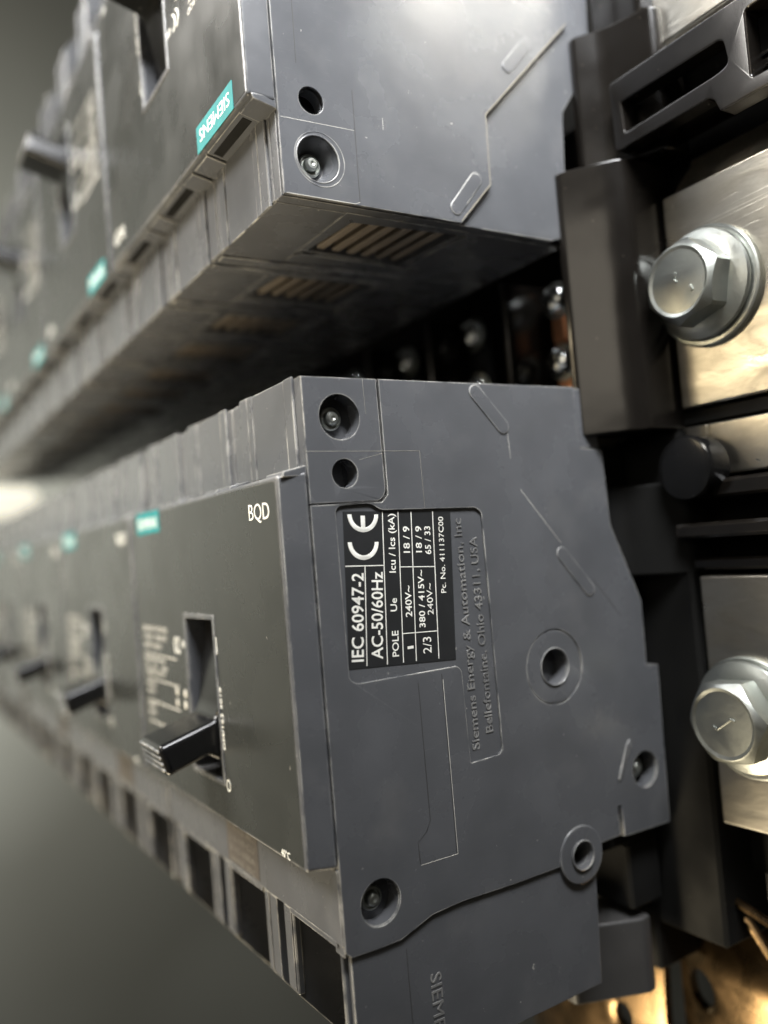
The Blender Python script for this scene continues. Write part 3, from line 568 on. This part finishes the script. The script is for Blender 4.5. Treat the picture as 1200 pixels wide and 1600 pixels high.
hexbolt(68.2-1.3, 56.8, -16.8, 'dull hex bolt with tick mark on the lower bus bar', .45, [(.6, 2.0, 1.0, 1.2, .4), (1.0, 1.2, -.9, -1.6, .4), (-.9, -1.6, -.6, -2.2, .35)])

# ------------------------------------------------------------------ bronze brackets at the bottom right
b1 = thing('bronze_bracket', 'tarnished bronze bracket with round hole at bottom right corner', 'bracket', (0, 0, 0))
def curved_tab(y0, y1, z0, z1, cy, cz, ra, rb, xf, th=2.0, n=64, m_=14):
    bm = bmesh.new(); rings = []
    for k in range(m_+1):
        ring = []
        for i in range(n):
            a = 2*math.pi*(i+.5)/n; ca, sa = math.cos(a), math.sin(a)
            t = min(((y1-cy) if ca > 0 else (y0-cy))/ca if abs(ca) > 1e-6 else 1e9, ((z1-cz) if sa > 0 else (z0-cz))/sa if abs(sa) > 1e-6 else 1e9)
            f = (k/m_)**1.4; y = cy+ca*(ra*(1-f)+t*f); z = cz+sa*(rb*(1-f)+t*f)
            ring.append((y, z, f))
        rings.append(ring)
    fr = [[bm.verts.new((xf(y, z)+(.35 if k == 0 else 0), y, z)) for (y, z, f) in ring] for k, ring in enumerate(rings)]
    bk = [[bm.verts.new((xf(y, z)+th, y, z)) for (y, z, f) in ring] for ring in rings]
    for A_, fl in ((fr, 0), (bk, 1)):
        for a, b_ in zip(A_, A_[1:]):
            for i in range(n): bm.faces.new((a[i], a[(i+1) % n], b_[(i+1) % n], b_[i]))
    for q in (0, m_):
        for i in range(n): bm.faces.new((fr[q][i], fr[q][(i+1) % n], bk[q][(i+1) % n], bk[q][i]))
    bmesh.ops.recalc_face_normals(bm, faces=bm.faces[:]); return bm
obj('tab', curved_tab(98, 134, -20, 11.5, 112.5, 6.0, 3.5, 3.0, lambda y, z: 76+5*max(0, (108.5-y)/9)**2+.010*(z+4)**2), bronze_m, b1)
wd_ = bm_plate(rpoly([(76.5, 104), (72, 96), (72.5, 90), (90, 90), (90, 104)], [1, 2, 1, 0, 0]), [], -18, 12, .4)
obj('upright', bm_box(86, 96, 84, 98.2, -18, 12, .8), dark_grey_m, b1)
obj('nut', bm_lathe([(5.2, 0), (5.2, 3.6), (4.6, 4.2), (2, 4.2)], (76, 121.5, -6.5), 'x', 6, -1), dark_m, b1)
b2 = thing('bronze_plate', 'golden plate with hole under the breaker bottom edge', 'plate', (0, 0, 0))
obj('plate', curved_tab(108, 150, 14, 60, 124, 24, 2.6, 2.4, lambda y, z: 74+.006*(z-30)**2+.004*(y-124)**2), bronze_m, b2)
b3 = thing('grey_lug_cover', 'grey plastic cover beside the lower end of the nearest breaker', 'cover', (0, 0, 0))
obj('shell', prism_xz(rpoly([(47.5, 8), (60, 2.5), (62, 2.8), (62, 14), (47.5, 14)], .8), 93, 106, .5), dark_grey_m, b3)
rods = bm_tube([(72, 86.5, 2), (71, 90, -8), (68, 93.5, -30)], .8, 10)
tag(obj('ground_wire', rods, bronze_m), 'bare brass coloured rod crossing the black area at bottom right', 'wire')
tag(obj('ground_wire', bm_tube([(72, 87.5, 1), (73, 94, -9), (73, 103, -16)], .8, 10), bronze_m), 'second brass coloured rod running down from the first at bottom right', 'wire')

# ------------------------------------------------------------------ far end and room
lamp_m, nt, p = new('lamp_glow'); p.inputs['Emission Color'].default_value = (1, .95, .78, 1); p.inputs['Emission Strength'].default_value = .85; p.inputs['Base Color'].default_value = (.8, .78, .7, 1)
tag(obj('lamp', bm_box(-22, 33, -25, -9, 398, 406, 3.0, 3), lamp_m), 'blurred glowing cream lamp at the far left between the two rows', 'lamp')
wm, nt, p = new('painted_wall'); L = nt.links.new
tc = N(nt, 'ShaderNodeTexCoord'); n = N(nt, 'ShaderNodeTexNoise'); n.inputs['Scale'].default_value = 1.6; n.inputs['Detail'].default_value = 2; L(tc.outputs['Object'], n.inputs['Vector'])
cr = N(nt, 'ShaderNodeValToRGB'); L(n.outputs[0], cr.inputs[0]); cr.color_ramp.elements[0].position = .36; cr.color_ramp.elements[0].color = (.19, .19, .165, 1); cr.color_ramp.elements[1].position = .62; cr.color_ramp.elements[1].color = (.40, .41, .375, 1)
L(cr.outputs[0], p.inputs['Base Color']); p.inputs['Roughness'].default_value = .7
o = obj('room_wall', bm_box(-2500, 2500, -2200, 2200, 900, 940, 0), wm); o['kind'] = 'structure'
o = obj('panel_back', bm_box(100, 104, -150, 104, -90, 480, 0), dark_m); o['kind'] = 'structure'
